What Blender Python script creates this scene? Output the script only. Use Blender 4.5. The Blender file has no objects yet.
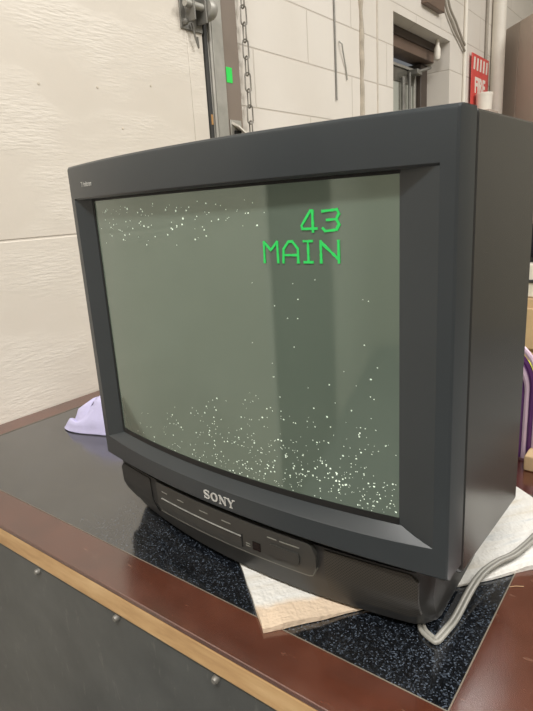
import bpy, bmesh, math, random
from mathutils import Vector, Matrix, noise
random.seed(7)
C = bpy.context.scene.collection
S = bpy.context.scene
TH = 0.80                      # height of the table top; z below is measured from it unless noted
PI = math.pi

# ------------------------------------------------------------------ camera
YAW, PITCH, ROLL, FPX = 0.6632, -0.2619, -0.0620, 557.3
fw = Vector((-math.sin(YAW)*math.cos(PITCH), math.cos(YAW)*math.cos(PITCH), math.sin(PITCH)))
rt = fw.cross(Vector((0, 0, 1))).normalized()
up = rt.cross(fw)
r2 = math.cos(ROLL)*rt + math.sin(ROLL)*up
u2 = -math.sin(ROLL)*rt + math.cos(ROLL)*up
cd = bpy.data.cameras.new('camera')
cam = bpy.data.objects.new('camera', cd)
C.objects.link(cam)
M = Matrix((r2, u2, -fw)).transposed().to_4x4()
M.translation = Vector((0.388, -0.425, 0.414 + TH))
cam.matrix_world = M
cd.sensor_fit = 'VERTICAL'
cd.sensor_height = 24.0
cd.sensor_width = 18.0
cd.lens = FPX / 711.0 * 24.0
cd.clip_start = 0.01
S.camera = cam

# ------------------------------------------------------------------ world, lamps, exposure
wd = bpy.data.worlds.new('world')
S.world = wd
wd.use_nodes = True
wd.node_tree.nodes['Background'].inputs[0].default_value = (0.92, 0.96, 1.0, 1)
wd.node_tree.nodes['Background'].inputs[1].default_value = 0.15

def area(name, x, y, z, sx, sy, power, rot=(0, 0, 0), col=(1.0, 0.975, 0.94)):
    l = bpy.data.lights.new(name, 'AREA')
    l.shape = 'RECTANGLE'
    l.size, l.size_y = sx, sy
    l.energy = power
    l.color = col
    o = bpy.data.objects.new(name, l)
    C.objects.link(o)
    o.location = (x, y, z)
    o.rotation_euler = rot
    return o

area('ceiling_lamp', 0.55, -1.55, 3.62, 1.5, 0.35, 110)
area('ceiling_lamp', 1.6, 1.2, 3.62, 1.5, 0.35, 45)
area('ceiling_lamp', 2.9, -1.5, 3.62, 1.5, 0.35, 45)
area('ceiling_lamp', 2.3, 2.5, 3.62, 1.5, 0.35, 90)
vs = S.view_settings
vs.view_transform = 'Standard'
vs.look = 'None'
vs.gamma = 1.0
vs.use_curve_mapping = False
vs.exposure = 0.12

# ------------------------------------------------------------------ helpers
def lin(r, g, b):
    f = lambda c: (c/255/12.92) if c/255 <= 0.04045 else ((c/255 + 0.055)/1.055)**2.4
    return (f(r), f(g), f(b), 1.0)

class NT:
    """small wrapper for building a node material"""
    def __init__(self, name):
        self.m = bpy.data.materials.new(name)
        self.m.use_nodes = True
        self.t = self.m.node_tree
        self.b = self.t.nodes['Principled BSDF']
    def n(self, kind, **kw):
        nd = self.t.nodes.new(kind)
        for k, v in kw.items():
            setattr(nd, k, v)
        return nd
    def l(self, a, b):
        self.t.links.new(a, b)
    def coord(self, scale=(1, 1, 1), out='Object'):
        tc = self.n('ShaderNodeTexCoord')
        mp = self.n('ShaderNodeMapping')
        mp.inputs['Scale'].default_value = scale
        self.l(tc.outputs[out], mp.inputs['Vector'])
        return mp.outputs['Vector']
    def noise(self, vec, scale=5, detail=3, rough=0.5):
        nd = self.n('ShaderNodeTexNoise')
        nd.inputs['Scale'].default_value = scale
        nd.inputs['Detail'].default_value = detail
        nd.inputs['Roughness'].default_value = rough
        self.l(vec, nd.inputs['Vector'])
        return nd.outputs['Fac']
    def ramp(self, fac, stops):
        r = self.n('ShaderNodeValToRGB')
        e = r.color_ramp.elements
        while len(e) < len(stops):
            e.new(0.5)
        for i, (p, c) in enumerate(stops):
            e[i].position = p
            e[i].color = c if len(c) == 4 else (*c, 1)
        self.l(fac, r.inputs['Fac'])
        return r.outputs['Color']
    def mix(self, fac, a, b, mode='MIX'):
        x = self.n('ShaderNodeMix', data_type='RGBA', blend_type=mode)
        for k, v in ((0, fac), (6, a), (7, b)):
            if hasattr(v, 'links') or hasattr(v, 'is_linked'):
                self.l(v, x.inputs[k])
            else:
                x.inputs[k].default_value = v
        return x.outputs[2]
    def bump(self, h, strength=0.2, dist=0.002, prev=None):
        b = self.n('ShaderNodeBump')
        b.inputs['Strength'].default_value = strength
        b.inputs['Distance'].default_value = dist
        self.l(h, b.inputs['Height'])
        if prev is not None:
            self.l(prev, b.inputs['Normal'])
        self.l(b.outputs['Normal'], self.b.inputs['Normal'])
        return b.outputs['Normal']
    def set(self, color=None, rough=None, metal=None, spec=None):
        i = self.b.inputs
        if color is not None:
            if hasattr(color, 'is_linked'): self.l(color, i['Base Color'])
            else: i['Base Color'].default_value = color
        if rough is not None:
            if hasattr(rough, 'is_linked'): self.l(rough, i['Roughness'])
            else: i['Roughness'].default_value = rough
        if metal is not None: i['Metallic'].default_value = metal
        if spec is not None: i['Specular IOR Level'].default_value = spec

def simple(name, rgb, rough=0.5, metal=0.0, var=0.12, nscale=30, bump=0.0, spec=None):
    k = NT(name)
    v = k.coord()
    f = k.noise(v, nscale, 4)
    c = lin(*rgb)
    lo = tuple(x*(1-var) for x in c[:3]) + (1,)
    hi = tuple(min(1, x*(1+var)) for x in c[:3]) + (1,)
    k.set(k.ramp(f, [(0.3, lo), (0.7, hi)]), rough, metal, spec)
    if bump:
        k.bump(k.noise(v, nscale*6, 3), bump, 0.001)
    return k.m

class MB:
    def __init__(self):
        self.v, self.f, self.mi = [], [], []
    def add(self, vs, fs, mi=0):
        o = len(self.v)
        self.v += [tuple(p) for p in vs]
        self.f += [tuple(i+o for i in q) for q in fs]
        self.mi += [mi]*len(fs)
        return self
    def box(self, x0, x1, y0, y1, z0, z1, mi=0):
        vs = [(x, y, z) for z in (z0, z1) for y in (y0, y1) for x in (x0, x1)]
        return self.add(vs, [(0, 2, 3, 1), (4, 5, 7, 6), (0, 1, 5, 4), (2, 6, 7, 3), (0, 4, 6, 2), (1, 3, 7, 5)], mi)
    def loft(self, secs, mi=0, caps=True):
        n = len(secs[0])
        vs = [p for s in secs for p in s]
        fs = []
        for i in range(len(secs)-1):
            for j in range(n):
                k = (j+1) % n
                fs.append((i*n+j, i*n+k, (i+1)*n+k, (i+1)*n+j))
        if caps:
            fs.append(tuple(range(n-1, -1, -1)))
            fs.append(tuple((len(secs)-1)*n + j for j in range(n)))
        return self.add(vs, fs, mi)
    def grid(self, rows, mi=0):
        n = len(rows[0])
        fs = [(i*n+j, i*n+j+1, (i+1)*n+j+1, (i+1)*n+j) for i in range(len(rows)-1) for j in range(n-1)]
        return self.add([p for r in rows for p in r], fs, mi)
    def tube(self, path, r, seg=10, mi=0, caps=True, closed=False):
        P = [Vector(p) for p in path]
        rr = r if hasattr(r, '__len__') else [r]*len(P)
        secs = []
        ref = None
        for i, p in enumerate(P):
            if closed:
                t = P[(i+1) % len(P)] - P[i-1]
            else:
                t = P[min(i+1, len(P)-1)] - P[max(i-1, 0)]
            t.normalize()
            if ref is None:
                ref = Vector((0, 0, 1)) if abs(t.z) < 0.9 else Vector((1, 0, 0))
            a = (ref - t*ref.dot(t)).normalized()
            ref = a
            b = t.cross(a)
            secs.append([p + rr[i]*(a*math.cos(2*PI*k/seg) + b*math.sin(2*PI*k/seg)) for k in range(seg)])
        if closed:
            secs.append(secs[0])
            caps = False
        return self.loft(secs, mi, caps)
    def lathe(self, prof, seg=24, c=(0, 0, 0), mi=0, axis='z'):
        secs = []
        for r, z in prof:
            ring = []
            for k in range(seg):
                a = 2*PI*k/seg
                q = (r*math.cos(a), r*math.sin(a), z)
                if axis == 'x': q = (q[2], q[0], q[1])
                if axis == 'y': q = (q[0], q[2], q[1])
                ring.append((q[0]+c[0], q[1]+c[1], q[2]+c[2]))
            secs.append(ring)
        return self.loft(secs, mi)
    def build(self, name, mat, parent=None, loc=None, bevel=0, seg=2, smooth=True, ang=35):
        me = bpy.data.meshes.new(name)
        me.from_pydata(self.v, [], self.f)
        for m in (mat if isinstance(mat, (list, tuple)) else [mat]):
            me.materials.append(m)
        for p, i in zip(me.polygons, self.mi):
            p.material_index = i
            p.use_smooth = smooth
        bm = bmesh.new()
        bm.from_mesh(me)
        bmesh.ops.recalc_face_normals(bm, faces=bm.faces)
        bm.to_mesh(me)
        bm.free()
        if smooth:
            me.set_sharp_from_angle(angle=math.radians(ang))
        o = bpy.data.objects.new(name, me)
        C.objects.link(o)
        if parent is not None:
            o.parent = parent
        if loc is not None:
            o.location = loc
        elif parent is None:
            o.location = (0, 0, TH)
        if bevel:
            b = o.modifiers.new('bevel', 'BEVEL')
            b.width = bevel
            b.segments = seg
            b.limit_method = 'ANGLE'
            b.angle_limit = math.radians(40)
        return o

def tag(o, label, cat, group=None):
    o['label'] = label
    o['category'] = cat
    if group: o['group'] = group
    return o
def thing(name, label, cat, loc=(0, 0, TH), rz=0, group=None):
    o = bpy.data.objects.new(name, None)
    C.objects.link(o)
    o.location = loc
    o.rotation_euler = (0, 0, rz)
    o.empty_display_size = 0.05
    return tag(o, label, cat, group)
def struct(o):
    o['kind'] = 'structure'
    return o
def text_mesh(body, size, name, mat, parent, place, extrude=0.0004, bold=0.0, align='CENTER'):
    """lettering from the built-in font as a mesh; place maps (x, y, z) of the flat text to its surface"""
    cu = bpy.data.curves.new(name, 'FONT')
    cu.body = body
    cu.size = size
    cu.extrude = extrude
    cu.offset = bold
    cu.align_x = align
    cu.align_y = 'CENTER'
    cu.resolution_u = 3
    t = bpy.data.objects.new(name, cu)
    C.objects.link(t)
    dg = bpy.context.evaluated_depsgraph_get()
    me = bpy.data.meshes.new_from_object(t.evaluated_get(dg))
    bpy.data.objects.remove(t)
    bpy.data.curves.remove(cu)
    for v in me.vertices:
        v.co = Vector(place(*v.co))
    me.materials.clear()
    me.materials.append(mat)
    o = bpy.data.objects.new(name, me)
    C.objects.link(o)
    o.parent = parent
    return o

# ------------------------------------------------------------------ materials
def mk_door():
    k = NT('garage door panel')
    v = k.coord((1, 13, 62))
    f = k.noise(v, 3.0, 4, 0.55)
    v2 = k.coord((1, 2.2, 5))
    g = k.noise(v2, 2.0, 2)
    k.set(k.mix(k.ramp(g, [(0.3, (0, 0, 0)), (0.7, (1, 1, 1))]), lin(216, 208, 195), lin(224, 217, 205)), 0.45)
    mul = k.n('ShaderNodeMath', operation='MULTIPLY')
    k.l(f, mul.inputs[0])
    k.l(k.ramp(g, [(0.4, (0.05,)*3), (0.62, (1,)*3)]), mul.inputs[1])
    k.bump(mul.outputs[0], 0.42, 0.004)
    return k.m
def mk_block():
    k = NT('painted block wall')
    tc = k.n('ShaderNodeTexCoord')
    sp = k.n('ShaderNodeSeparateXYZ')
    k.l(tc.outputs['Object'], sp.inputs[0])
    ad = k.n('ShaderNodeMath', operation='ADD')
    k.l(sp.outputs['X'], ad.inputs[0])
    k.l(sp.outputs['Y'], ad.inputs[1])
    cb = k.n('ShaderNodeCombineXYZ')
    k.l(ad.outputs[0], cb.inputs[0])
    az = k.n('ShaderNodeMath', operation='ADD')
    k.l(sp.outputs['Z'], az.inputs[0])
    az.inputs[1].default_value = 0.169*8 - 0.705 - 0.004
    k.l(az.outputs[0], cb.inputs[1])
    br = k.n('ShaderNodeTexBrick')
    br.offset = 0.5
    k.l(cb.outputs[0], br.inputs['Vector'])
    br.inputs['Scale'].default_value = 1.0
    br.inputs['Brick Width'].default_value = 0.62
    br.inputs['Row Height'].default_value = 0.169
    br.inputs['Mortar Size'].default_value = 0.0035
    br.inputs['Mortar Smooth'].default_value = 0.6
    br.inputs['Color1'].default_value = lin(228, 222, 213)
    br.inputs['Color2'].default_value = lin(225, 219, 209)
    br.inputs['Mortar'].default_value = lin(200, 192, 180)
    v = k.coord()
    k.set(k.mix(k.ramp(k.noise(v, 3, 5), [(0.35, (0, 0, 0)), (0.75, (0.5,)*3)]), br.outputs['Color'], lin(212, 204, 192)), 0.55)
    inv = k.n('ShaderNodeMath', operation='SUBTRACT')
    inv.inputs[0].default_value = 1.0
    k.l(br.outputs['Fac'], inv.inputs[1])
    nb = k.bump(k.noise(v, 60, 4), 0.12, 0.003)
    k.bump(inv.outputs[0], 0.5, 0.004, nb)
    return k.m
def mk_laminate():
    k = NT('black speckled laminate')
    v = k.coord()
    vo = k.n('ShaderNodeTexVoronoi')
    vo.inputs['Scale'].default_value = 760
    k.l(v, vo.inputs['Vector'])
    sx = k.n('ShaderNodeSeparateColor')
    k.l(vo.outputs['Color'], sx.inputs[0])
    sp = k.ramp(sx.outputs[0], [(0.0, lin(7, 8, 11)), (0.6, lin(10, 12, 15)), (0.80, lin(32, 37, 44)), (1.0, lin(80, 89, 100))])
    dirt_refl = k.noise(v, 9, 6, 0.65)
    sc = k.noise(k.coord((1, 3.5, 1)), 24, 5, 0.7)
    d = k.mix(1.0, k.ramp(dirt_refl, [(0.30, (0.45,)*3), (0.68, (0.85,)*3)]), k.ramp(sc, [(0.40, (0.6,)*3), (0.7, (1,)*3)]), 'MULTIPLY')
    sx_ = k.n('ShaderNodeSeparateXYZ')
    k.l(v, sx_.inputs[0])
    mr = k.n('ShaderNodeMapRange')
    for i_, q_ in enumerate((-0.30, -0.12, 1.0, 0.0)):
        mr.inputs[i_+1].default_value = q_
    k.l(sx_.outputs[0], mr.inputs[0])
    d = k.mix(1.0, d, mr.outputs[0], 'MULTIPLY')  # dirt on the left, with some of the wall's reflected grey painted in
    k.set(k.mix(d, sp, lin(70, 69, 63)), k.ramp(dirt_refl, [(0.35, (0.10,)*3), (0.7, (0.24,)*3)]), 0, 1.0)
    k.b.inputs['IOR'].default_value = 1.75
    k.bump(k.noise(v, 150, 2), 0.04, 0.001)
    return k.m
def mk_wood():
    k = NT('mahogany trim')
    v = k.coord((3, 3, 3))
    g = k.noise(v, 3, 5, 0.6)
    sc = k.noise(k.coord((3, 9, 1)), 9, 6, 0.7)
    col = k.ramp(g, [(0.3, lin(66, 33, 21)), (0.55, lin(84, 43, 28)), (0.75, lin(98, 54, 37))])
    k.set(k.mix(k.ramp(sc, [(0.625, (0, 0, 0)), (0.70, (0.28,)*3)]), col, lin(150, 120, 100)), k.ramp(g, [(0.3, (0.16,)*3), (0.7, (0.26,)*3)]), 0, 1.0)
    k.b.inputs['IOR'].default_value = 1.7
    k.bump(k.noise(v, 60, 3), 0.04, 0.001)
    return k.m
def mk_edge():
    k = NT('bare wood edge')
    v = k.coord((2.2, 8, 14))
    g = k.noise(v, 4, 5, 0.65)
    k.set(k.ramp(g, [(0.25, lin(160, 124, 82)), (0.5, lin(188, 152, 106)), (0.75, lin(206, 174, 128))]), 0.5)
    k.bump(g, 0.15, 0.002)
    return k.m
def mk_scuffed(name, a, b, rough=0.4):
    k = NT(name)
    v = k.coord((1, 1, 1))
    g = k.noise(v, 7, 6, 0.65)
    sc = k.noise(k.coord((16, 4, 4)), 6, 5, 0.7)
    c = k.ramp(g, [(0.3, lin(*a)), (0.75, lin(*b))])
    k.set(k.mix(k.ramp(sc, [(0.60, (0, 0, 0)), (0.68, (0.3,)*3)]), c, lin(120, 120, 115)), rough)
    return k.m
def mk_towel():
    k = NT('white towelling')
    v = k.coord()
    sp = k.n('ShaderNodeSeparateXYZ')
    k.l(v, sp.inputs[0])
    nz = k.noise(k.coord((5, 30, 1)), 2.2, 4)
    # peach border along the near edge and faint woven stripes
    wob = k.n('ShaderNodeMath', operation='MULTIPLY_ADD')
    k.l(k.noise(v, 18, 3), wob.inputs[0])
    wob.inputs[1].default_value = 0.05
    k.l(sp.outputs['Y'], wob.inputs[2])
    edge = k.ramp(wob.outputs[0], [(0.052, (1,)*3), (0.064, (0,)*3)])
    far = k.ramp(sp.outputs['X'], [(0.13, (1,)*3), (0.2, (0.0,)*3)])
    e = k.mix(1.0, edge, far, 'MULTIPLY')
    base = k.ramp(nz, [(0.25, lin(204, 196, 178)), (0.42, lin(217, 214, 206)), (0.6, lin(222, 221, 216)), (0.75, lin(186, 192, 194))])
    k.set(k.mix(e, base, lin(216, 195, 170)), 0.95)
    w = k.n('ShaderNodeTexWave')
    w.inputs['Scale'].default_value = 70
    k.l(v, w.inputs['Vector'])
    w2 = k.n('ShaderNodeTexWave', bands_direction='Y')
    w2.inputs['Scale'].default_value = 70
    k.l(v, w2.inputs['Vector'])
    nb = k.bump(w.outputs['Fac'], 0.06, 0.002)
    nb = k.bump(w2.outputs['Fac'], 0.06, 0.002, nb)
    k.bump(k.noise(v, 170, 3), 0.5, 0.004, nb)
    return k.m
def mk_glass():
    k = NT('picture tube glass')
    v = k.coord()
    f = k.noise(v, 6, 3)
    k.set(k.ramp(f, [(0.3, lin(80, 91, 82)), (0.7, lin(85, 96, 86))]), 0.07, 0, 1.0)
    k.b.inputs['IOR'].default_value = 1.72
    k.b.inputs['Specular Tint'].default_value = (0.86, 1.0, 0.9, 1)
    k.b.inputs['Emission Color'].default_value = lin(120, 138, 118)
    k.b.inputs['Emission Strength'].default_value = 0.03
    return k.m
def mk_grille():
    k = NT('perforated speaker grille')
    v = k.coord((1, 1, 1))
    sp = k.n('ShaderNodeSeparateXYZ')
    k.l(v, sp.inputs[0])
    def sn(sock, s):
        a = k.n('ShaderNodeMath', operation='MULTIPLY')
        k.l(sock, a.inputs[0])
        a.inputs[1].default_value = s
        b = k.n('ShaderNodeMath', operation='SINE')
        k.l(a.outputs[0], b.inputs[0])
        return b.outputs[0]
    m = k.n('ShaderNodeMath', operation='MULTIPLY')
    k.l(sn(sp.outputs['X'], 1900), m.inputs[0])
    k.l(sn(sp.outputs['Z'], 1900), m.inputs[1])
    k.set(k.ramp(m.outputs[0], [(0.0, lin(56, 53, 46)), (0.2, lin(50, 47, 41)), (0.5, lin(9, 9, 8))]), 0.5)
    return k.m
def emis(name, rgb, s):
    k = NT(name)
    k.set(lin(*rgb), 0.5)
    v = k.coord()
    k.l(k.ramp(k.noise(v, 120, 2), [(0.3, tuple(x*0.75 for x in lin(*rgb)[:3])), (0.7, lin(*rgb))]), k.b.inputs['Emission Color'])
    k.b.inputs['Emission Strength'].default_value = s
    return k.m

m_door = mk_door()
m_block = mk_block()
m_lam = mk_laminate()
m_wood = mk_wood()
m_edge = mk_edge()
m_panel = mk_scuffed('scuffed dark grey panel', (64, 66, 65), (88, 90, 88), 0.42)
m_towel = mk_towel()
m_glass = mk_glass()
m_grille = mk_grille()
m_speck = emis('bright picture noise', (215, 228, 212), 0.5)
m_green = emis('green screen characters', (38, 185, 84), 0.26)
m_bezel = simple('dark grey television plastic', (46, 51, 54), 0.32, var=0.05, nscale=12, bump=0.03)
m_shell = simple('grey cabinet plastic', (46, 46, 45), 0.25, var=0.05, nscale=9, bump=0.04)
m_foot = simple('charcoal base plastic', (38, 38, 37), 0.45, var=0.06, nscale=14, bump=0.04)
m_ctrl = simple('control strip plastic', (54, 54, 51), 0.38, var=0.06, nscale=20)
m_black = simple('matt black rubber', (12, 12, 12), 0.6)
m_gloss = simple('gloss black plastic', (8, 8, 9), 0.12)
m_silver = simple('silver lettering', (200, 200, 196), 0.4, 0.3)
m_ridge = simple('worn grey ridge', (135, 135, 130), 0.45, var=0.25, nscale=120)
m_mark = simple('pale printed marking', (118, 118, 110), 0.6)
m_cloth = simple('lavender microfibre', (196, 192, 224), 0.95, var=0.05, nscale=40, bump=0.3)
m_cord = simple('grey vinyl cord', (142, 140, 132), 0.38, var=0.06)
m_zinc = simple('galvanised steel', (172, 170, 162), 0.45, 0.35, var=0.12, nscale=25)
m_dzinc = simple('dull grey steel', (134, 132, 126), 0.5, 0.5, var=0.2, nscale=25)
m_chain = simple('worn chain steel', (136, 132, 124), 0.5, 0.4, var=0.2)
m_jamb = simple('taupe painted steel', (130, 118, 107), 0.5, var=0.07, nscale=6)
m_seal = simple('dark door seal', (52, 52, 50), 0.6)
m_strip = simple('cream door edging', (206, 196, 178), 0.5, var=0.06)
m_rust = simple('rust', (168, 128, 80), 0.8, var=0.3, nscale=60)
m_tape = simple('bright green tape', (50, 220, 90), 0.5, var=0.03)
m_floor = simple('grey concrete', (126, 126, 124), 0.6, var=0.12, nscale=4, bump=0.1)
m_white = simple('white plastic', (232, 226, 214), 0.45, var=0.03)
m_red = simple('red sign', (214, 78, 72), 0.4, var=0.05)
m_lock = simple('taupe locker paint', (188, 174, 161), 0.45, var=0.05, nscale=3)
m_reflpanel = simple('grey reflection panel', (112, 110, 104), 0.5, var=0.05)
m_brown = simple('brown door frame paint', (112, 94, 82), 0.5, var=0.1, nscale=8)
m_dbrown = simple('dark brown door frame', (70, 60, 53), 0.5, var=0.1, nscale=8)
m_leaf = simple('pale grey door', (176, 178, 168), 0.5, var=0.05, nscale=5)
m_lite = simple('dark door glass', (92, 90, 82), 0.15)
m_purple = simple('purple plastic', (82, 40, 96), 0.35, var=0.15, nscale=30)
m_pink = simple('pale pink plastic', (206, 182, 200), 0.4)
m_tan = simple('tan board', (200, 172, 132), 0.7, var=0.06)
m_lime = simple('lime plastic', (206, 214, 60), 0.5)
m_ceil = simple('white ceiling', (205, 202, 196), 0.8, var=0.04, nscale=3)
m_plaster = simple('painted plaster', (196, 188, 176), 0.7, var=0.04, nscale=3)

# ------------------------------------------------------------------ room shell
WX = -0.755                    # face of the left wall
struct(MB().box(-1.2, 5.2, -4.4, 4.8, -TH-0.1, -TH).build('floor', m_floor))
struct(MB().box(-1.2, 5.2, -4.4, 4.8, 2.85, 2.95).build('ceiling', m_ceil))
wl = MB()
GZ = 1.56                      # top of the garage door opening
wl.box(-0.96, WX, -4.2, -1.2, -TH, 2.85)
wl.box(-0.96, WX, -1.2, 0.92, GZ, 2.85)
wl.box(-0.96, WX, 0.92, 2.06, -TH, 2.85)
wl.box(-0.96, WX, 2.06, 2.75, 1.182, 2.85)
wl.box(-0.96, WX, 2.75, 4.6, -TH, 2.85)
struct(wl.build('wall_left', m_block, smooth=False))
struct(MB().box(-0.96, 5.2, 4.6, 4.8, -TH, 2.85).build('wall_far', simple('olive grey wall paint', (150, 145, 130), 0.7, var=0.04, nscale=3)))
struct(MB().box(5.0, 5.2, -4.4, 4.6, -TH, 2.85).build('wall_right', m_plaster))
struct(MB().box(-0.96, 5.0, -4.4, -4.2, -TH, 2.85).build('wall_back', m_plaster))

# sectional overhead door
gd = MB()
zs = [-TH, -0.209, 0.376, 0.961, GZ]
for a, b in zip(zs[:-1], zs[1:]):
    gd.box(-0.80, -0.7515, -1.2, 0.776, a+0.0015, b-0.0015)
    gd.box(-0.80, -0.7525, 0.7775, 0.838, a+0.001, b-0.001)
gd.box(-0.79, -0.7528, -1.2, 0.775, -TH, GZ)
gdo = struct(gd.build('door_1', m_door, bevel=0.002))
for wv, zz in ((0.315, 0.690), (0.465, 0.700), (0.63, 0.722), (0.525, 0.615)):
    MB().lathe([(0.0030, -0.7516), (0.0026, -0.7505), (0.0005, -0.7501)], 10, (0, wv, zz), axis='x').build('screw_head', m_strip, gdo, (0, 0, 0))
struct(MB().box(WX+0.0005, WX+0.03, -2.32, -1.28, -TH, 1.45).build('reflection_panel', m_reflpanel, bevel=0.003))  # unseen panel, added to darken the reflection in the screen's right half
# steel track and jamb beside the door
tr = thing('door_track', 'galvanised steel roller track with dark rubber seal at the garage door edge', 'door track', (0, 0, TH))
MB().box(-0.775, -0.747, 0.8395, 0.852, -TH, 1.75).build('rubber_seal', m_seal, tr, bevel=0.002)
MB().tube([(-0.742, 0.858, -TH), (-0.742, 0.858, 1.75)], 0.0045, 10).build('pull_rod', m_zinc, tr)
ch = MB().box(-0.775, -0.747, 0.853, 0.868, -TH, 1.75).box(-0.775, -0.742, 0.868, 0.913, -TH, 1.75)
ch.build('channel', m_zinc, tr, bevel=0.002)
MB().box(-0.7468, -0.7455, 0.842, 0.849, 0.645, 0.672).build('rust_streak', m_rust, tr)
struct(MB().box(-0.775, -0.748, 0.914, 0.985, -TH, 1.80).build('trim_1', m_jamb, bevel=0.002))
tag(MB().box(-0.7478, -0.7468, 0.922, 0.948, 0.765, 0.806).build('tape_tag', m_tape), 'bright green rectangle of tape stuck on the taupe steel door jamb', 'tape')
bk = thing('bracket', 'small bright steel bracket on the jamb just above the television', 'bracket', (-0.748, 0.948, 0.640+TH))
MB().box(0, 0.004, -0.026, 0.024, -0.022, 0.024).build('plate', m_zinc, bk, bevel=0.001)
MB().loft([[(0.004, -0.02, 0.02), (0.03, -0.02, 0.006), (0.03, -0.02, 0.001), (0.004, -0.02, 0.012)],
           [(0.004, 0.02, 0.0), (0.03, 0.02, -0.014), (0.03, 0.02, -0.02), (0.004, 0.02, -0.008)]]).build('lip', m_white, bk)
MB().box(0.004, 0.012, -0.012, 0.012, -0.02, -0.006).build('clip', m_black, bk)
# roller fixture on the door edge
rl = thing('door_roller', 'grey steel roller hinge bolted to the garage door edge, top of the photo', 'roller', (-0.7515, 0.80, 0.92+TH))
MB().box(0, 0.005, -0.045, 0.035, -0.045, 0.06).build('hinge_plate', m_dzinc, rl, bevel=0.001)
MB().box(0.005, 0.040, -0.030, -0.024, -0.03, 0.05).box(0.005, 0.040, 0.014, 0.020, -0.03, 0.05).build('hinge_cheek', m_dzinc, rl, bevel=0.001)
MB().lathe([(0.002, -0.05), (0.009, -0.05), (0.009, 0.06), (0.002, 0.06)], 12, (0.028, 0, 0.008), axis='y').build('axle', m_zinc, rl)
MB().lathe([(0.004, 0.024), (0.024, 0.024), (0.027, 0.030), (0.027, 0.044), (0.024, 0.05), (0.004, 0.05)], 20, (0.028, 0, 0.008), axis='y').build('roller_wheel', m_zinc, rl)
for yy, zz in ((-0.035, 0.035), (-0.035, -0.03)):
    MB().lathe([(0.008, 0.0), (0.008, 0.010), (0.004, 0.013)], 6, (0.005, yy, zz), axis='x').build('bolt', m_dzinc, rl)
MB().tube([(0.012, -0.012, -0.03), (0.013, -0.006, -0.06), (0.012, 0.006, -0.085), (0.012, 0.004, -0.06)], 0.003, 8).build('cotter_pin', m_dzinc, rl)

# hanging chain
CHX, CHY = -0.735, 1.002
chn = thing('hoist_chain', 'grey steel link chain hanging before the white block wall', 'chain', (CHX, CHY, TH))
MB().tube([(-0.02, 0, 1.66), (0.0, 0, 1.66), (0.012, 0, 1.65), (0.012, 0, 1.635), (0.0, 0, 1.628), (-0.006, 0, 1.636)], 0.004, 8).build('hook', m_dzinc, chn)
def link_mesh(flip):
    L, R, n = 0.0215, 0.0092, 8
    pts = []
    for k in range(n+1):
        a = PI*k/n
        pts.append((R*math.cos(a), L+R*math.sin(a)-0.004))
    for k in range(n+1):
        a = PI + PI*k/n
        pts.append((R*math.cos(a), -L+R*math.sin(a)+0.004))
    path = [((0.35*x if flip else x*0.9), (0.95*x if flip else -0.45*x), z) for x, z in pts]
    return MB().tube(path, 0.0023, 7, closed=True)
lk = [link_mesh(False).build('chain_link', m_chain, chn, (0, 0, 0)), link_mesh(True).build('chain_link', m_chain, chn, (0, 0, 0))]
zc, i = 1.618, 0
while zc > 0.42:
    if i < 2: o = lk[i]
    else:
        o = lk[i % 2].copy()
        C.objects.link(o)
    o.location = (0, 0.010*(1.62-zc)/1.2 - 0.004, zc)
    i += 1
    zc -= 0.0445

# runs on the block wall
tag(MB().tube([(WX+0.004, 1.553, 2.2), (WX+0.004, 1.555, 1.1), (WX+0.004, 1.557, 0.78)], 0.0035, 8).build('bell_wire', m_dzinc), 'thin grey wire running straight down the block wall, nearest the chain', 'wire')
pth, rad = [], []
for k in range(60):
    z = 2.2 - k*0.03
    pth.append((WX+0.004+0.003*noise.noise((z*20, 1, 0)), 1.760+0.008*noise.noise((z*9, 3, 0)), z))
    rad.append(0.010+0.005*noise.noise((z*14, 7, 0)))
struct(MB().tube(pth, rad, 8).build('trim_2', simple('caulked joint', (178, 168, 152), 0.7, var=0.2, nscale=30)))
struct(MB().tube([(WX+0.002, 1.905, 2.2), (WX+0.002, 1.903, 0.3)], 0.004, 8).build('trim_3', simple('pale bead', (200, 191, 178), 0.7)))
tag(MB().tube([(WX+0.003, 1.585, 0.985), (WX+0.012, 1.592, 0.975), (WX+0.010, 1.600, 0.955), (WX+0.004, 1.632, 0.90), (WX+0.004, 1.64, 0.86)], 0.0028, 8).build('wire_stub', m_zinc), 'short loose wire end poking from the white block wall', 'wire')

# doorway in the left wall
dr = MB()
dr.box(-0.94, -0.84, 2.06, 2.75, 1.095, 1.182)
struct(dr.build('trim_4', m_brown, bevel=0.003))
struct(MB().box(-0.95, -0.83, 2.06, 2.75, 1.145, 1.181).build('trim_5', m_dbrown, bevel=0.003))
struct(MB().box(-0.955, -0.875, 2.66, 2.7495, -TH, 1.085).box(-0.955, -0.875, 2.0605, 2.12, -TH, 1.085).build('trim_6', m_dbrown, bevel=0.003))
d2 = struct(MB().box(-0.955, -0.91, 2.12, 2.66, -TH, 1.06).build('door_2', m_leaf, bevel=0.002))
MB().box(-0.912, -0.905, 2.15, 2.63, 0.98, 1.045).build('glass_pane', m_lite, d2)
MB().box(-0.908, -0.896, 2.13, 2.65, 1.045, 1.058).box(-0.908, -0.896, 2.63, 2.65, -0.2, 1.045).box(-0.908, -0.898, 2.13, 2.15, -0.2, 1.045).build('door_edging', m_zinc, d2, bevel=0.001)
MB().tube([(-0.89, 2.47, 1.0), (-0.89, 2.47, 0.86), (-0.885, 2.475, 0.55)], 0.011, 10).tube([(-0.89, 2.55, 1.03), (-0.89, 2.55, 0.55)], 0.008, 10).build('panic_bar_rod', m_dzinc, d2)
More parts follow.
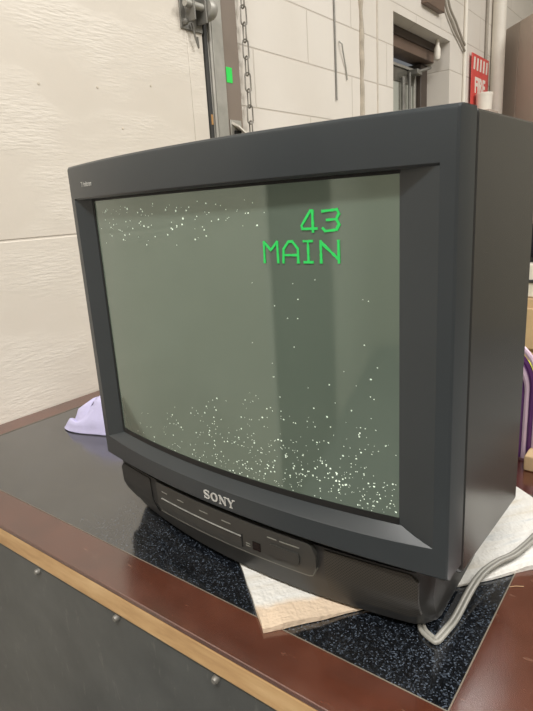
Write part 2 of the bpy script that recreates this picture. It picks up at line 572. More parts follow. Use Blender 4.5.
MB().box(-0.905, -0.85, 2.56, 2.62, 1.02, 1.045).tube([(-0.86, 2.59, 1.035), (-0.83, 2.68, 1.06)], 0.008, 8).build('door_closer', m_dzinc, d2, bevel=0.003)
tag(MB().lathe([(0.004, 0), (0.013, 0.005), (0.017, 0.02), (0.016, 0.055), (0.010, 0.07), (0.010, 0.0965)], 16, (-0.79, 2.665, 1.085)).build('bulb_lamp', m_white), 'small white bulb hanging under the doorway lintel at its right end', 'lamp')
tag(MB().box(WX, WX+0.03, 2.36, 2.585, 1.272, 1.48).build('wall_box', m_brown, bevel=0.004), 'brown box on the wall above the doorway, cut by the top of the photo', 'box')

# conduits, cables and pipe
def cable(name, pts, r, mat, label, cat):
    P = [Vector(p) for p in pts]
    out = []
    for i in range(len(P)-1):
        p0, p1, p2, p3 = P[max(i-1, 0)], P[i], P[i+1], P[min(i+2, len(P)-1)]
        for k in range(8):
            t = k/8
            out.append(0.5*((2*p1)+(p2-p0)*t+(2*p0-5*p1+4*p2-p3)*t*t+(3*p1-p0-3*p2+p3)*t**3))
    out.append(P[-1])
    return tag(MB().tube(out, r, 10).build(name, mat), label, cat)
m_cab = simple('grey cable', (160, 152, 140), 0.5)
cable('cable', [(WX+0.012, 2.58, 1.60), (WX+0.012, 2.62, 1.36), (WX+0.012, 2.744, 1.256), (WX+0.012, 2.87, 1.199), (WX+0.012, 2.945, 1.165)], 0.006, m_cab, 'grey cable sagging over the doorway corner, the lower of two', 'cable')
cable('cable', [(WX+0.012, 2.64, 1.60), (WX+0.012, 2.675, 1.36), (WX+0.012, 2.80, 1.275), (WX+0.012, 2.90, 1.215), (WX+0.012, 2.945, 1.195)], 0.006, m_cab, 'grey cable sagging over the doorway corner, the upper of two', 'cable')
tag(MB().tube([(WX+0.010, 2.957, 2.2), (WX+0.010, 2.955, -0.5)], 0.010, 12).build('conduit', m_white), 'thin white conduit running down the wall left of the red sign', 'pipe')
tag(MB().tube([(WX+0.010, 3.33, 2.2), (WX+0.010, 3.33, 0.5)], 0.009, 12).build('conduit', m_cab), 'thin grey conduit above the red sign', 'pipe')
tag(MB().tube([(WX+0.04, 3.47, 2.84), (WX+0.04, 3.47, -TH)], 0.04, 16).build('downpipe', m_white), 'wide white vertical pipe beside the taupe cabinet', 'pipe')

# fire sign
fs = thing('fire_sign', 'red FIRE sign with white stripes along its top, on the wall', 'sign', (WX+0.013, 3.21, 1.03+TH))
MB().box(0, 0.006, -0.155, 0.155, -0.15, 0.145).build('sign_board', m_red, fs, bevel=0.002)
st = MB()
for k in range(5):
    a = -0.125 + k*0.057
    st.add([(0.0065, a, 0.128), (0.0065, a+0.026, 0.128), (0.0065, a+0.018, 0.062), (0.0065, a-0.008, 0.062),
            (0.0075, a, 0.128), (0.0075, a+0.026, 0.128), (0.0075, a+0.018, 0.062), (0.0075, a-0.008, 0.062)],
           [(3, 2, 1, 0), (4, 5, 6, 7), (0, 1, 5, 4), (1, 2, 6, 5), (2, 3, 7, 6), (3, 0, 4, 7)])
st.build('stripes', m_white, fs)
text_mesh('FIRE', 0.112, 'lettering', m_white, fs, lambda x, y, z: (0.0066+z, x*0.95-0.005, y-0.02), 0.0008, 0.004)

# cabinets at the far end
lc = thing('cabinet', 'tall taupe cabinet in the far corner beside the white pipe', 'cabinet', (-0.735, 3.68, 0), math.atan2(-0.73, 0.68))
MB().box(0, 0.62, 0.004, 0.42, 0.03, TH+1.395).build('body', m_lock, lc, bevel=0.004)
MB().box(0.004, 0.190, -0.016, 0.003, 0.06, TH+1.392).build('door', m_lock, lc, bevel=0.002)
MB().box(0.195, 0.615, -0.016, 0.003, 0.06, TH+1.392).build('door', m_lock, lc, bevel=0.002)
MB().box(0.01, 0.61, 0.02, 0.40, 0, 0.03).build('plinth', m_seal, lc)
sc = thing('cupboard', 'grey cupboard under the white tub, almost hidden behind the television', 'cupboard', (-0.685, 3.126, 0))
MB().box(-0.065, 0.06, -0.085, 0.085, 0.04, TH+0.865).build('body', m_lock, sc, bevel=0.004)
MB().box(0.0605, 0.072, -0.08, 0.08, 0.06, TH+0.85).build('door', m_lock, sc, bevel=0.003)
MB().box(-0.06, 0.055, -0.08, 0.08, 0, 0.04).build('plinth', m_seal, sc)
tb = thing('tub', 'small white round tub showing over the television corner below the red sign', 'tub', (-0.684, 3.126, TH+0.865))
MB().lathe([(0.002, 0), (0.042, 0), (0.046, 0.082), (0.044, 0.084), (0.003, 0.084)], 24).build('body', m_white, tb)
MB().lathe([(0.047, 0.080), (0.048, 0.094), (0.045, 0.098), (0.002, 0.098)], 24).build('lid', m_white, tb)

# storage behind the television, right
sh = thing('drawer_unit', 'low tan drawer unit glimpsed behind the right edge of the television', 'drawers', (-0.02, 2.05, 0))
MB().box(-0.30, 0.40, -0.13, 0.25, 0.05, TH+0.0).build('body', m_tan, sh, bevel=0.004)
for a in (0.06, 0.24, 0.42, 0.60):
    d = MB().box(-0.29, 0.39, -0.15, -0.131, a, a+0.165).build('drawer', m_tan, sh, bevel=0.004)
    MB().box(-0.02, 0.12, -0.158, -0.1505, a+0.07, a+0.085).build('handle', m_seal, d)
MB().box(-0.28, 0.38, -0.11, 0.23, 0, 0.05).build('plinth', m_seal, sh)
wb = thing('storage_box', 'white storage box with dark rim on the tan drawer unit', 'box', (-0.02, 2.05, TH))
MB().box(-0.26, 0.30, -0.11, 0.2, 0.0, 0.135).build('body', m_white, wb, bevel=0.008)
MB().box(-0.27, 0.31, -0.12, 0.21, 0.06, 0.072).build('rim', m_seal, wb, bevel=0.002)
tag(MB().box(-0.24, 0.26, -0.08, 0.17, 0, 0.15).build('case', m_gloss, loc=(-0.02, 2.05, TH+0.1355), bevel=0.02), 'black case lying on top of the white storage box', 'case')
tag(MB().box(-0.2, 0.2, -0.1, 0.1, 0, 0.615).build('crate', m_lime, loc=(0.08, 1.60, 0), bevel=0.01), 'lime yellow crate on the floor in front of the tan drawer unit', 'crate')

# ------------------------------------------------------------------ table
TL, TR, TN, TF = -0.748, 0.345, -0.109, 0.575
ML, MR, MN, MF = -0.690, 0.265, -0.0535, 0.345
tbl = thing('table', 'work table with black speckled laminate top and reddish brown wood border', 'table', (0, 0, 0))
def tb_build(mb, name, mat, **kw):
    return mb.build(name, mat, tbl, (0, 0, TH), **kw)
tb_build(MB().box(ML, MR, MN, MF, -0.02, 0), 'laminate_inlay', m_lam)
def bprism(poly):
    return MB().loft([[(x, y, -0.006) for x, y in poly], [(x, y, 0.0006) for x, y in poly]])
for poly in ([(TL, TN), (TR, TN), (MR, MN), (ML, MN)], [(TR, TN), (TR, TF), (MR, MF), (MR, MN)],
             [(TR, TF), (TL, TF), (ML, MF), (MR, MF)], [(TL, TF), (TL, TN), (ML, MN), (ML, MF)]):
    cx = sum(p[0] for p in poly)/4
    cy = sum(p[1] for p in poly)/4
    tb_build(bprism(poly), 'border_board', m_wood, bevel=0.0012)
fil = MB()
for a, b, c, d in ((ML-0.0012, MR+0.0012, MN-0.0012, MN), (ML-0.0012, MR+0.0012, MF, MF+0.0012), (ML-0.0012, ML, MN, MF), (MR, MR+0.0012, MN, MF)):
    fil.box(a, b, c, d, -0.002, 0.0009)
tb_build(fil, 'inlay_edge', simple('pale seam filler', (112, 105, 93), 0.5))
eb = MB()
eb.box(TL+0.0012, TR-0.0012, TN+0.0012, MN-0.003, -0.037, -0.0061)
eb.box(TL+0.0012, TR-0.0012, MF+0.003, TF-0.0012, -0.037, -0.0061)
eb.box(TL+0.0012, ML-0.002, MN-0.002, MF+0.002, -0.037, -0.0061)
eb.box(MR+0.002, TR-0.0012, MN-0.002, MF+0.002, -0.037, -0.0061)
tb_build(eb, 'wood_edge', m_edge, bevel=0.003)
tb_build(MB().box(TL+0.012, TR-0.012, TN+0.006, TN+0.024, -TH+0.06, -0.0372), 'front_panel', m_panel, bevel=0.002)
tb_build(MB().box(TL+0.012, TL+0.03, TN+0.025, TF-0.02, -TH+0.06, -0.0372), 'side_panel', m_panel, bevel=0.002)
tb_build(MB().box(TR-0.03, TR-0.012, TN+0.025, TF-0.02, -TH+0.06, -0.0372), 'side_panel', m_panel, bevel=0.002)
tb_build(MB().box(TL+0.031, TR-0.031, TF-0.04, TF-0.022, -TH+0.06, -0.0372), 'back_panel', m_panel, bevel=0.002)
tb_build(MB().box(TL+0.05, TR-0.05, TN+0.05, TF-0.06, -TH, -TH+0.06), 'plinth', m_seal)
for xx, zz in ((-0.281, -0.049), (-0.111, -0.045), (0.047, -0.046), (-0.45, -0.048), (0.21, -0.046)):
    tb_build(MB().lathe([(0.0042, TN+0.006), (0.0042, TN+0.002), (0.0028, TN), (0.0005, TN)], 10, (xx, 0, zz), axis='y'), 'bolt', m_dzinc)

# ------------------------------------------------------------------ towel under the television
A0 = Vector((0.084, -0.069))
du = Vector((0.627, 0.779)); dv = Vector((-0.779, 0.627))
tw = MB()
NT_ = 56
rows, rows2 = [], []
for i in range(NT_+1):
    r, rb = [], []
    for j in range(NT_+1):
        u, v = 0.415*j/NT_, 0.435*i/NT_
        e = min(u, v, 0.415-u, 0.435-v)
        pos = A0 + du*u + dv*v
        q = Matrix.Rotation(0.04893, 2) @ pos          # into the television's frame
        inside = (abs(q.x) < 0.235 and q.y > 0.04-0.04*(1-(q.x/0.23)**2) - 0.004 and q.y < 0.45)
        h = 0.0028 + 0.004*(0.5+0.5*noise.noise((u*16, v*22, 3))) + 0.0012*noise.noise((u*60, v*60, 9))
        if e < 0.01: h += 0.0012*(1-e/0.01)
        dq = max(abs(q.x)-0.235, 0.036-0.036*(1-(q.x/0.23)**2)-0.004-q.y, 0)
        k = min(1, dq/0.03) if not inside else 0
        h = 0.0028*(1-k) + h*k
        du_, dv_ = 0.003*noise.noise((u*25, v*25, 5)), 0.003*noise.noise((u*25, v*25, 8))
        r.append((u+du_, v+dv_, h + 0.0006))
        rb.append((u+du_, v+dv_, 0.0010))
    rows.append(r); rows2.append(rb)
tw.grid(rows)
tw.grid([list(reversed(r)) for r in rows2])
n1 = NT_+1
def rim(a, b):
    for k in range(len(a)-1):
        tw.add([a[k], a[k+1], b[k+1], b[k]], [(0, 1, 2, 3)])
rim(rows[0], rows2[0]); rim(rows[-1], rows2[-1])
rim([r[0] for r in rows], [r[0] for r in rows2]); rim([r[-1] for r in rows], [r[-1] for r in rows2])
two = tw.build('towel', m_towel, loc=(A0.x, A0.y, TH), ang=80)
two.rotation_euler = (0, 0, math.atan2(du.y, du.x))
tag(two, 'white woven towel with peach edge laid flat under the television', 'towel')

# ------------------------------------------------------------------ television
TVZ = 0.0044
tv = thing('television', 'dark grey tube television with lit green characters on its screen', 'television', (0.0006, -0.0018, TH), -0.0401)
N = 40
HW, XI = 0.2472, 0.2345
xs = [-XI + 2*XI*i/N for i in range(N+1)]
kk = lambda x, h=HW: 1-(x/h)**2
brow_y = lambda x: -0.0300*kk(x)
lip_y = lambda x: -0.0220*kk(x)
scr_y = lambda x: 0.0045-0.018*(1-(x/0.2)**2)
Z0, Z1 = 0.0900, 0.4752
top_round = [(0.0, 0.4705), (0.0006, 0.4728), (0.0022, 0.4746), (0.0045, Z1)]
bz = MB()
secs = []
for x in xs:
    y = brow_y(x)
    secs.append([(x, y+0.002, 0.4345), (x, y, 0.4365)] + [(x, y+a, b) for a, b in top_round] + [(x, 0.032, Z1), (x, 0.032, 0.4345)])
bz.loft(secs)
secs = []
for x in xs:
    y = lip_y(x)
    zt = 0.1165 + 0.0055*(x/HW)**4
    zb = max(zt+0.001, 0.1285)
    secs.append([(x, y+0.003, Z0), (x, y, Z0+0.003), (x, y, zt-0.001), (x, y+0.001, zt), (x, max(scr_y(x)-0.001, y+0.003), zb), (x, 0.03, zb), (x, 0.032, Z0)])
bz.loft(secs)
for s in (-1, 1):
    secs = []
    xi = 0.1955 if s > 0 else 0.2085
    for z, dy in [(Z0, 0.003), (Z0+0.003, 0), (0.1002, 0), (0.12, 0), (0.2, 0), (0.3, 0), (0.4, 0), (0.4345, 0), (0.4350, 0)] + [(b, a) for a, b in top_round]:
        kb = min(1, max(0, (z-0.122)/(0.434-0.122)))
        b = 0.0220+(0.0300-0.0220)*kb
        fy = lambda x: -b*kk(x)
        e = HW
        poly = [(e, 0.0028), (e-0.0004, 0.0012), (e-0.0014, 0.0001)] + [(e-0.0020-(e-0.0020-XI)*k/4, fy(e-0.0020-(e-0.0020-XI)*k/4)) for k in range(5)] + [(xi+0.0012, 0.0050), (xi, 0.012), (xi, 0.032), (e, 0.032)]
        if z > 0.4346 or z < 0.1:
            poly = [(max(x, XI), y) for x, y in poly]
        secs.append([(s*x, y+(dy if y < 0.02 else 0), z) for x, y in poly])
    bz.loft(secs)
bez = bz.build('bezel', m_bezel, tv, (0, 0, 0), ang=20)

gk = MB()
def strip(x0, x1, z0, z1, off, n=30):
    secs = []
    for i in range(n+1):
        x = x0+(x1-x0)*i/n
        y = scr_y(x)
        secs.append([(x, y-off, z0), (x, y-off, z1), (x, y+0.006, z1), (x, y+0.006, z0)])
    gk.loft(secs)
strip(-0.209, 0.2, 0.120, 0.1352, 0.0006)
strip(-0.209, 0.2, 0.4318, 0.437, 0.0006)
strip(-0.2095, -0.2068, 0.120, 0.436, 0.0008, 2)
gk.build('gasket', m_black, tv, (0, 0, 0), ang=30)

# picture tube face, with the bright noise of the picture on it
sm = MB()
rows = []
for i in range(13):
    z = 0.128 + (0.436-0.128)*i/12
    rows.append([(x, scr_y(x), z) for x in [-0.209+0.409*j/48 for j in range(49)]])
sm.grid(rows)
rnd = random.Random(11)
def speck(x, z, r):
    n = rnd.choice((4, 5, 6))
    a0 = rnd.random()*6
    ring = []
    for k in range(n):
        a = a0 + 2*PI*k/n
        rr = r*(0.7+0.5*rnd.random())
        px, pz = x+rr*1.15*math.cos(a), z+rr*math.sin(a)
        ring.append((px, scr_y(px)-0.0004, pz))
    sm.add(ring, [tuple(range(n))], 1)
cnt = 0
while cnt < 520:
    x = rnd.uniform(-0.17, 0.197)
    z = 0.1365 + abs(rnd.gauss(0, 0.046))
    p = 0.06 + 0.94*min(1, max(0, (x+0.15)/0.30))
    lim = 0.17 + 0.105*min(1, max(0, (x+0.15)/0.3))
    if z > lim or rnd.random() > p: continue
    if noise.noise((x*40, z*40, 0)) < -0.35: continue
    speck(x, z, rnd.choice((0.0003, 0.0004, 0.0005, 0.0005, 0.0006, 0.0009)))
    cnt += 1
cnt = 0
while cnt < 105:
    x = rnd.uniform(-0.196, 0.08)
    z = 0.4235 - abs(rnd.gauss(0, 0.02))
    if z < 0.372 + 0.13*max(0, x+0.05) or rnd.random() > 1.05-(x+0.2)*2.4: continue
    speck(x, z, rnd.choice((0.0004, 0.0005, 0.0006, 0.0008, 0.0011)))
    cnt += 1
for k in range(16):
    speck(rnd.uniform(0.05, 0.19), rnd.uniform(0.2, 0.36), rnd.choice((0.0004, 0.0005, 0.0006)))
scr = sm.build('screen', [m_glass, m_speck], tv, (0, 0, 0))

# on-screen characters: strokes of the tube's own character generator
def strokes(ox, oz, w, h, segs, mb, t=0.00105):
    for (x0, z0), (x1, z1) in segs:
        a = Vector((ox+x0*w, oz+z0*h)); b = Vector((ox+x1*w, oz+z1*h))
        d = b-a
        L = max(1, int(d.length/0.0022))
        d.normalize()
        n = Vector((-d.y, d.x))
        a = a - d*t*0.6; b = b + d*t*0.6
        sec = []
        for i in range(L+1):
            p = a.lerp(b, i/L)
            tt = t*(1+0.55*noise.noise((p.x*700, p.y*700, 2)))
            q0, q1 = p+n*tt, p-n*tt
            sec.append([(q0.x, scr_y(q0.x)-0.0009, q0.y), (q1.x, scr_y(q1.x)-0.0009, q1.y), (q1.x, scr_y(q1.x)-0.0003, q1.y), (q0.x, scr_y(q0.x)-0.0003, q0.y)])
        mb.loft(sec)
ot = MB()
F4 = [((0.75, 1), (0.62, 1)), ((0.62, 1), (0.05, 0.3)), ((0.05, 0.3), (0.1, 0.14)), ((0.1, 0.14), (1, 0.14)), ((0.75, 1), (0.75, -0.02))]
F3 = [((0.05, 0.95), (0.9, 1)), ((0.9, 1), (1, 0.8)), ((1, 0.8), (0.85, 0.55)), ((0.3, 0.53), (0.85, 0.55)), ((0.85, 0.55), (1, 0.3)), ((1, 0.3), (0.85, 0.05)), ((0.85, 0.05), (0.2, 0)), ((0.2, 0), (0.05, 0.15))]
FM = [((0, 0), (0.02, 1)), ((0.02, 1), (0.5, 0.6)), ((0.5, 0.6), (0.98, 1)), ((0.98, 1), (1, 0))]
FA = [((0, 0), (0.05, 0.65)), ((0.05, 0.65), (0.4, 1)), ((0.4, 1), (0.65, 1)), ((0.65, 1), (1, 0.65)), ((1, 0.65), (1, 0)), ((0.05, 0.36), (1, 0.36))]
FI = [((0.05, 1), (0.95, 1)), ((0.5, 1), (0.5, 0)), ((0.05, 0), (0.95, 0))]
FN = [((0, 0), (0, 1)), ((0, 0.95), (1, 0.15)), ((1, 0), (1, 1))]
strokes(0.1135, 0.3905, 0.0155, 0.0172, F4, ot)
strokes(0.1335, 0.3905, 0.0160, 0.0172, F3, ot)
strokes(0.0735, 0.3640, 0.0150, 0.0185, FM, ot)
strokes(0.0940, 0.3640, 0.0155, 0.0185, FA, ot)
strokes(0.1150, 0.3645, 0.0095, 0.0180, FI, ot)
strokes(0.1320, 0.3640, 0.0165, 0.0185, FN, ot)
gt = ot.build('screen_text', m_green, scr, (0, 0, 0), smooth=False)
gt['label'] = 'glowing green characters reading 43 over MAIN'

# cabinet behind the bezel
cb = MB()
def rsec(y, hx, z0, z1, r):
    pts = []
    for cx, cz, a0 in ((hx-r, z1-r, 0), (-hx+r, z1-r, 90), (-hx+r, z0+r, 180), (hx-r, z0+r, 270)):
        for k in range(4):
            a = math.radians(a0+k*30)
            pts.append((cx+r*math.cos(a), y, cz+r*math.sin(a)))
    return pts
SH = HW
cb.loft([rsec(0.0255, SH-0.004, 0.082, 0.4705, 0.004), rsec(0.0352, SH-0.004, 0.082, 0.4705, 0.004), rsec(0.0358, SH-0.0015, 0.0775, 0.4738, 0.005),
         rsec(0.0370, SH, 0.0762, 0.4752, 0.005), rsec(0.196, SH, 0.0762, 0.4752, 0.005), rsec(0.2005, SH-0.006, 0.0762, 0.4705, 0.008),
         rsec(0.202, 0.222, 0.080, 0.455, 0.01), rsec(0.30, 0.185, 0.075, 0.42, 0.02), rsec(0.37, 0.150, 0.070, 0.37, 0.02), rsec(0.372, 0.09, 0.10, 0.31, 0.02), rsec(0.43, 0.08, 0.11, 0.30, 0.02), rsec(0.432, 0.06, 0.13, 0.28, 0.02)])
cab = cb.build('cabinet_shell', m_shell, tv, (0, 0, 0), ang=28)
vt = MB()
for k in range(9):
    x = -0.12+k*0.03
    vt.box(x-0.004, x+0.004, 0.20, 0.29, 0.418, 0.424)
vt.build('vent_slots', m_black, cab)

# base with speakers and controls
FX = 0.2385
FT = 0.0775
FXR = 0.2280
def foot_prof(x):
    fx = FX if x < 0 else FXR
    k = 1-(x/fx)**2
    yt, yb = 0.0095-0.0230*k, 0.0290-0.0300*k
    c = max(0, abs(x)-(fx-0.010))*1.5
    yt, yb = yt+c, yb+c+0.002
    return [(yb+0.012, 0.0), (yb, 0.0035), (yt+0.0050, 0.034), (yt+0.001, 0.045), (yt, FT)]
def foot_y(x, z):
    p = foot_prof(x)
    for (y0, z0), (y1, z1) in zip(p[1:-1], p[2:]):
        if z <= z1:
            return y0+(y1-y0)*(z-z0)/(z1-z0)
    return p[-1][0]
ft = MB()
secs = []
for i in range(61):
    x = -FX + (FX+FXR)*i/60
    secs.append([(x*(1-0.035*(1-z/FT)), y, z+TVZ) for y, z in foot_prof(x)] + [(x*0.96, 0.178, FT+TVZ), (x*0.93, 0.174, TVZ)])
nk = MB().box(-0.222, 0.222, 0.026, 0.17, 0.08, 0.0895)
nk.build('neck', m_black, tv, (0, 0, 0))
ft.loft(secs)
foot = ft.build('base', m_foot, tv, (0, 0, 0), ang=30)

def patch(x0, x1, zb, zt, off, n=20, thick=0.003):
    """plate following the curved face of the base; zb and zt may be functions of x"""
    mb = MB()
    fb = zb if callable(zb) else (lambda x: zb)
    ftp = zt if callable(zt) else (lambda x: zt)
    secs = []
    m = 6
    for i in range(n+1):
        x = x0+(x1-x0)*i/n
        a, b = fb(x), ftp(x)
        front = [(x, foot_y(x, a+(b-a)*j/m-TVZ)-off, a+(b-a)*j/m) for j in range(m+1)]
        back = [(p[0], p[1]+thick, p[2]) for p in reversed(front)]
        secs.append(front+back)
    return mb.loft(secs)
cut = lambda x: 0.0795 - max(0, (abs(x)-0.220))*1.1
patch(0.124, 0.2175, lambda x: 0.024+max(0, abs(x)-0.208)*0.9, lambda x: 0.0795 - max(0, abs(x)-0.211)*1.1, 0.0012, 16, 0.0030).build('speaker_grille', m_grille, foot, (0, 0, 0), ang=30)
patch(-0.2275, -0.150, lambda x: 0.026+max(0, abs(x)-0.215)*0.9, cut, 0.0012, 12, 0.0030).build('speaker_grille', m_foot, foot, (0, 0, 0), ang=30)
def rend(x, e=0.1165, r=0.012):
    d = x-(e-r)
    return 0 if d <= 0 else r-math.sqrt(max(0, r*r-d*d))
cp = patch(-0.1300, 0.1165, lambda x: 0.0405+0.004*(x+0.14)/0.25+rend(x), lambda x: 0.0838-rend(x), 0.0048, 52, 0.006).build('control_panel', m_ctrl, foot, (0, 0, 0), ang=30)
patch(-0.1300, 0.1165, lambda x: 0.0393+0.004*(x+0.14)/0.25+rend(x), lambda x: 0.0408+0.004*(x+0.14)/0.25+rend(x), 0.0050, 52, 0.004).build('panel_rim', m_mark, cp, (0, 0, 0), ang=30)
patch(-0.120, 0.021, 0.0628, 0.0638, 0.0062, 30, 0.004).build('door_ridge', m_ridge, cp, (0, 0, 0), ang=30)
patch(-0.1205, 0.0215, 0.0608, 0.0627, 0.0052, 30, 0.003).build('door_gap', m_black, cp, (0, 0, 0), ang=30)
patch(0.0212, 0.0222, 0.050, 0.066, 0.0058, 2, 0.003).build('door_gap', m_black, cp, (0, 0, 0), ang=30)
for a, b, z, h in ((-0.118, -0.107, 0.0728, 0.001), (-0.086, -0.074, 0.0728, 0.001), (-0.045, -0.031, 0.0728, 0.001), (-0.008, 0.006, 0.0728, 0.001),
                   (0.027, 0.033, 0.0535, 0.0009), (0.027, 0.033, 0.0565, 0.0009), (0.058, 0.070, 0.0745, 0.0012), (0.074, 0.098, 0.0745, 0.0012)):
    patch(a, b, z, z+h, 0.0054, 3, 0.002).build('printed_mark', m_mark, cp, (0, 0, 0))
patch(0.037, 0.0475, 0.0525, 0.0625, 0.0056, 4, 0.003).build('sensor_window', m_gloss, cp, (0, 0, 0), ang=30)
patch(0.060, 0.098, lambda x: 0.054+rend(x, 0.098, 0.004)+rend(0.158-x, 0.098, 0.004), lambda x: 0.0685-rend(x, 0.098, 0.004)-rend(0.158-x, 0.098, 0.004), 0.0066, 24, 0.004).build('power_button', m_ctrl, cp, (0, 0, 0), ang=30)

# maker's lettering on the lip: slab-serif letters drawn stroke by stroke
lg = MB()
LH, LD = 0.0112, 0.0007
def lpoly(pts):
    pts = [(-0.0045+(x+0.0045)*0.93, 0.1028+(z-0.1028)*0.93) for x, z in pts]
    f = [(x, lip_y(x)-LD, z) for x, z in pts]
    b = [(x, lip_y(x)+0.0005, z) for x, z in pts]
    n = len(pts)
    lg.add(f+b, [tuple(range(n)), tuple(range(2*n-1, n-1, -1))] + [(i, (i+1) % n, n+(i+1) % n, n+i) for i in range(n)])
def lbar(x0, z0, x1, z1, t):
    d = Vector((x1-x0, z1-z0)).normalized()
    nx, nz = -d.y*t/2, d.x*t/2
    lpoly([(x0+nx, z0+nz), (x1+nx, z1+nz), (x1-nx, z1-nz), (x0-nx, z0-nz)])
LX, LZ = -0.0305, 0.0972
T, t = 0.0023, 0.0010
def ribbon(pts, tf):
    for i in range(len(pts)-1):
        a, b = Vector(pts[i]), Vector(pts[i+1])
        d = (b-a).normalized(); n = Vector((-d.y, d.x))
        t0, t1 = tf(i/(len(pts)-1))/2, tf((i+1)/(len(pts)-1))/2
        lpoly([tuple(a+n*t0), tuple(b+n*t1), tuple(b-n*t1), tuple(a-n*t0)])
sp_ = []
w_ = 0.0098
for k in range(25):
    s = k/24
    a = math.radians(20 + 250*s*2) if s < 0.5 else math.radians(90 - 250*(s-0.5)*2)
    cz = LZ+LH*0.74 if s < 0.5 else LZ+LH*0.26
    sp_.append((LX+w_/2+w_*0.42*math.cos(a), cz+LH*0.22*math.sin(a)))
ribbon(sp_, lambda s: 0.0011+0.0014*math.sin(PI*s)**2)
lbar(LX+w_*0.9, LZ+LH*0.72, LX+w_*0.9, LZ+LH*1.0, t)
lbar(LX+w_*0.1, LZ, LX+w_*0.1, LZ+LH*0.30, t)
ox = LX+0.0120
op = [(ox+0.0058+0.0046*math.cos(a), LZ+LH/2+LH*0.45*math.sin(a)) for a in [2*PI*k/28 for k in range(29)]]
ribbon(op, lambda s: 0.0012+0.0015*abs(math.cos(2*PI*s)))
nx_ = LX+0.0258
lbar(nx_+0.002, LZ, nx_+0.002, LZ+LH, t)
lbar(nx_+0.0018, LZ+LH*0.96, nx_+0.0105, LZ+LH*0.04, T)
lbar(nx_+0.0105, LZ, nx_+0.0105, LZ+LH, t)
for a, b, z in ((-0.0002, 0.004, LZ+0.0004), (-0.0004, 0.003, LZ+LH-0.0004), (0.0082, 0.0125, LZ+LH-0.0004)):
    lbar(nx_+a, z, nx_+b, z, 0.0009)
yx = LX+0.0390
lbar(yx+0.0018, LZ+LH, yx+0.0062, LZ+LH*0.45, T*0.9)
lbar(yx+0.0105, LZ+LH, yx+0.0062, LZ+LH*0.45, t)
lbar(yx+0.0062, LZ, yx+0.0062, LZ+LH*0.5, T*0.85)
for a, b, z in ((0.0, 0.0042, LZ+LH-0.0004), (0.0085, 0.0125, LZ+LH-0.0004), (0.0038, 0.0086, LZ+0.0004)):
    lbar(yx+a, z, yx+b, z, 0.0009)
lo = lg.build('brand_lettering', m_silver, bez, (0, 0, 0), smooth=False)
lo['label'] = 'silver serif letters reading SONY'
text_mesh('Trinitron', 0.0080, 'corner_lettering', m_silver, bez, lambda x, y, z: (x-0.192, brow_y(x-0.192)-0.0001-z, y+0.4512), 0.0003, 0.00005)
pd = []
for x, y in ((-0.185, 0.07), (0.185, 0.07), (-0.185, 0.155), (0.185, 0.155)):
    MB().lathe([(0.012, 0.0), (0.012, TVZ)], 16, (x, y, 0.001 if (x < 0 and y < 0.1) else 0.0035)).build('rubber_foot', m_black, foot)

# ------------------------------------------------------------------ cord, cloth and things beside the television
cpts = [(0.2110, 0.024, 0.0030), (0.2170, 0.0175, 0.0030), (0.2285, 0.0125, 0.0030), (0.2302, 0.0128, 0.0034), (0.2315, 0.0150, 0.004), (0.2335, 0.030, 0.004), (0.2355, 0.052, 0.004), (0.237, 0.094, 0.0105),
        (0.240, 0.125, 0.0125), (0.248, 0.153, 0.0125), (0.259, 0.176, 0.0125), (0.267, 0.205, 0.013), (0.274, 0.24, 0.013), (0.29, 0.30, 0.012), (0.30, 0.40, 0.0055), (0.30, 0.52, 0.0055), (0.30, 0.583, 0.004), (0.30, 0.60, -0.02), (0.30, 0.605, -0.30), (0.30, 0.66, -0.75), (0.34, 0.72, -0.794), (0.8, 0.9, -0.794)]
P = [Vector(p) for p in cpts]
fine = []
for i in range(len(P)-1):
    p0, p1, p2, p3 = P[max(i-1, 0)], P[i], P[i+1], P[min(i+2, len(P)-1)]
    for k in range(7):
        s = k/7
        fine.append(0.5*((2*p1)+(p2-p0)*s+(2*p0-5*p1+4*p2-p3)*s*s+(3*p1-p0-3*p2+p3)*s**3))
fine.append(P[-1])
cm = MB()
for sgn in (-1, 1):
    side = []
    for i, p in enumerate(fine):
        tdir = fine[min(i+1, len(fine)-1)] - fine[max(i-1, 0)]
        hn = Vector((-tdir.y, tdir.x, 0))
        if hn.length < 1e-6: hn = Vector((1, 0, 0))
        hn.normalize()
        side.append(p + hn*0.0021*sgn)
    cm.tube(side, 0.0023, 8)
tag(cm.build('power_cord', m_cord, ang=60), 'flat grey two-wire cord trailing from the television base across the towel', 'cord')

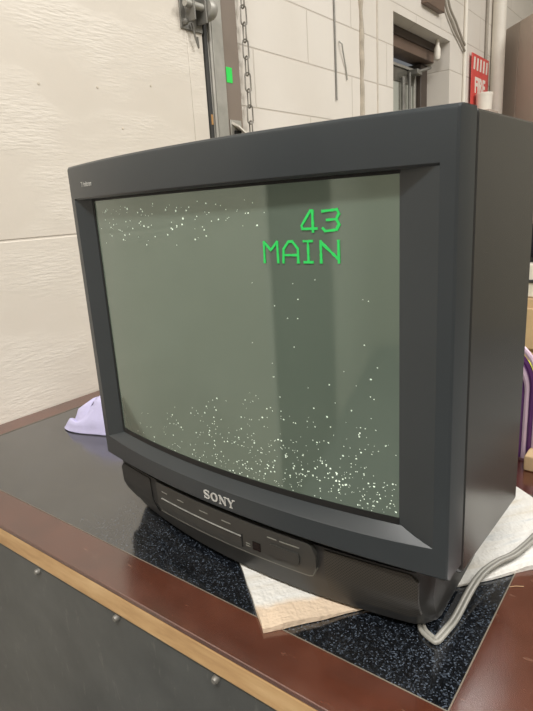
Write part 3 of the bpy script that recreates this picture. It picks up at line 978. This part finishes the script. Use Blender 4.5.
cl = MB()
secs = []
nu = 80
PH0 = math.radians(-149)
def plan_r(ph):
    d = (ph-PH0+PI) % (2*PI) - PI
    return 0.070 + 0.022*math.cos(ph-PI*0.75) + 0.068*math.exp(-(d/0.42)**2)
for i in range(27):
    s_ = max(0.02, i/26)
    ring = []
    for j in range(nu):
        ph = 2*PI*j/nu
        rr = plan_r(ph)*s_
        x, y = rr*math.cos(ph), rr*math.sin(ph)
        f = noise.noise((x*14+3, y*14, 1))
        cr = abs(noise.noise((x*17+1, y*17+5, 4)))
        z = 0.074*(1-s_**2.2)**0.75*(1+0.22*f) - 0.055*max(0, 0.16-cr)*math.sqrt(max(0, 1-s_*s_))*3
        w_ = 1 + 0.10*noise.noise((math.cos(ph)*2, math.sin(ph)*2, z*30))
        ring.append((x*w_, y*w_, max(z, 0)+0.004))
    secs.append(ring)
last = secs[-1]
secs.append([(x*1.015, y*1.015, 0.0025) for x, y, z in last])
secs.append([(x*0.99, y*0.99, 0.0008) for x, y, z in last])
cl.loft(secs)
tag(cl.build('cloth', m_cloth, loc=(-0.478, 0.236, TH), ang=80), 'crumpled lavender cloth on the black table top behind the television', 'cloth')

pr = thing('plastic_roll', 'purple ribbed roll with pale pink edges behind the television', 'roll', (0.163, 0.507, TH+0.0008))
def pill(sx, sy, h, x0):
    mb = MB()
    secs = []
    for i in range(17):
        a = i/16
        z = h*a
        s = 1 if a < 0.55 else math.sqrt(max(0.0004, 1-((a-0.55)/0.45)**2))
        secs.append([(x0+sx*s*math.cos(2*PI*k/20), sy*s*math.sin(2*PI*k/20), z) for k in range(20)])
    return mb.loft(secs)
pill(0.040, 0.050, 0.165, 0.0).build('inner_layer', m_purple, pr)
for k in range(5):
    pts = []
    R = 0.028 + 0.0075*k
    for i in range(25):
        a = PI*i/24
        pts.append((-R*math.cos(a)*0.95, -0.052, 0.118 + 0.012*k*0.6 + 0.062*math.sin(a)*(R/0.05)**0.5 - 0.02))
    pts = [(pts[0][0], -0.052, 0.004)] + pts + [(pts[-1][0], -0.052, 0.004)]
    MB().tube(pts, 0.0042, 8).build('edge_rib', m_pink if k % 2 == 0 else m_purple, pr)
tag(MB().box(-0.03, 0.04, -0.02, 0.02, 0, 0.024).build('carton', m_tan, loc=(0.243, 0.437, TH+0.0008), bevel=0.002), 'small tan carton lying on the table behind the towel', 'box')
tag(MB().tube([(0.2665, 0.131, 0.0015), (0.272, 0.135, 0.002), (0.279, 0.139, 0.0018)], 0.0003, 6).build('splinter', m_tan), 'tiny pale splinter on the brown border near the towel', 'splinter')
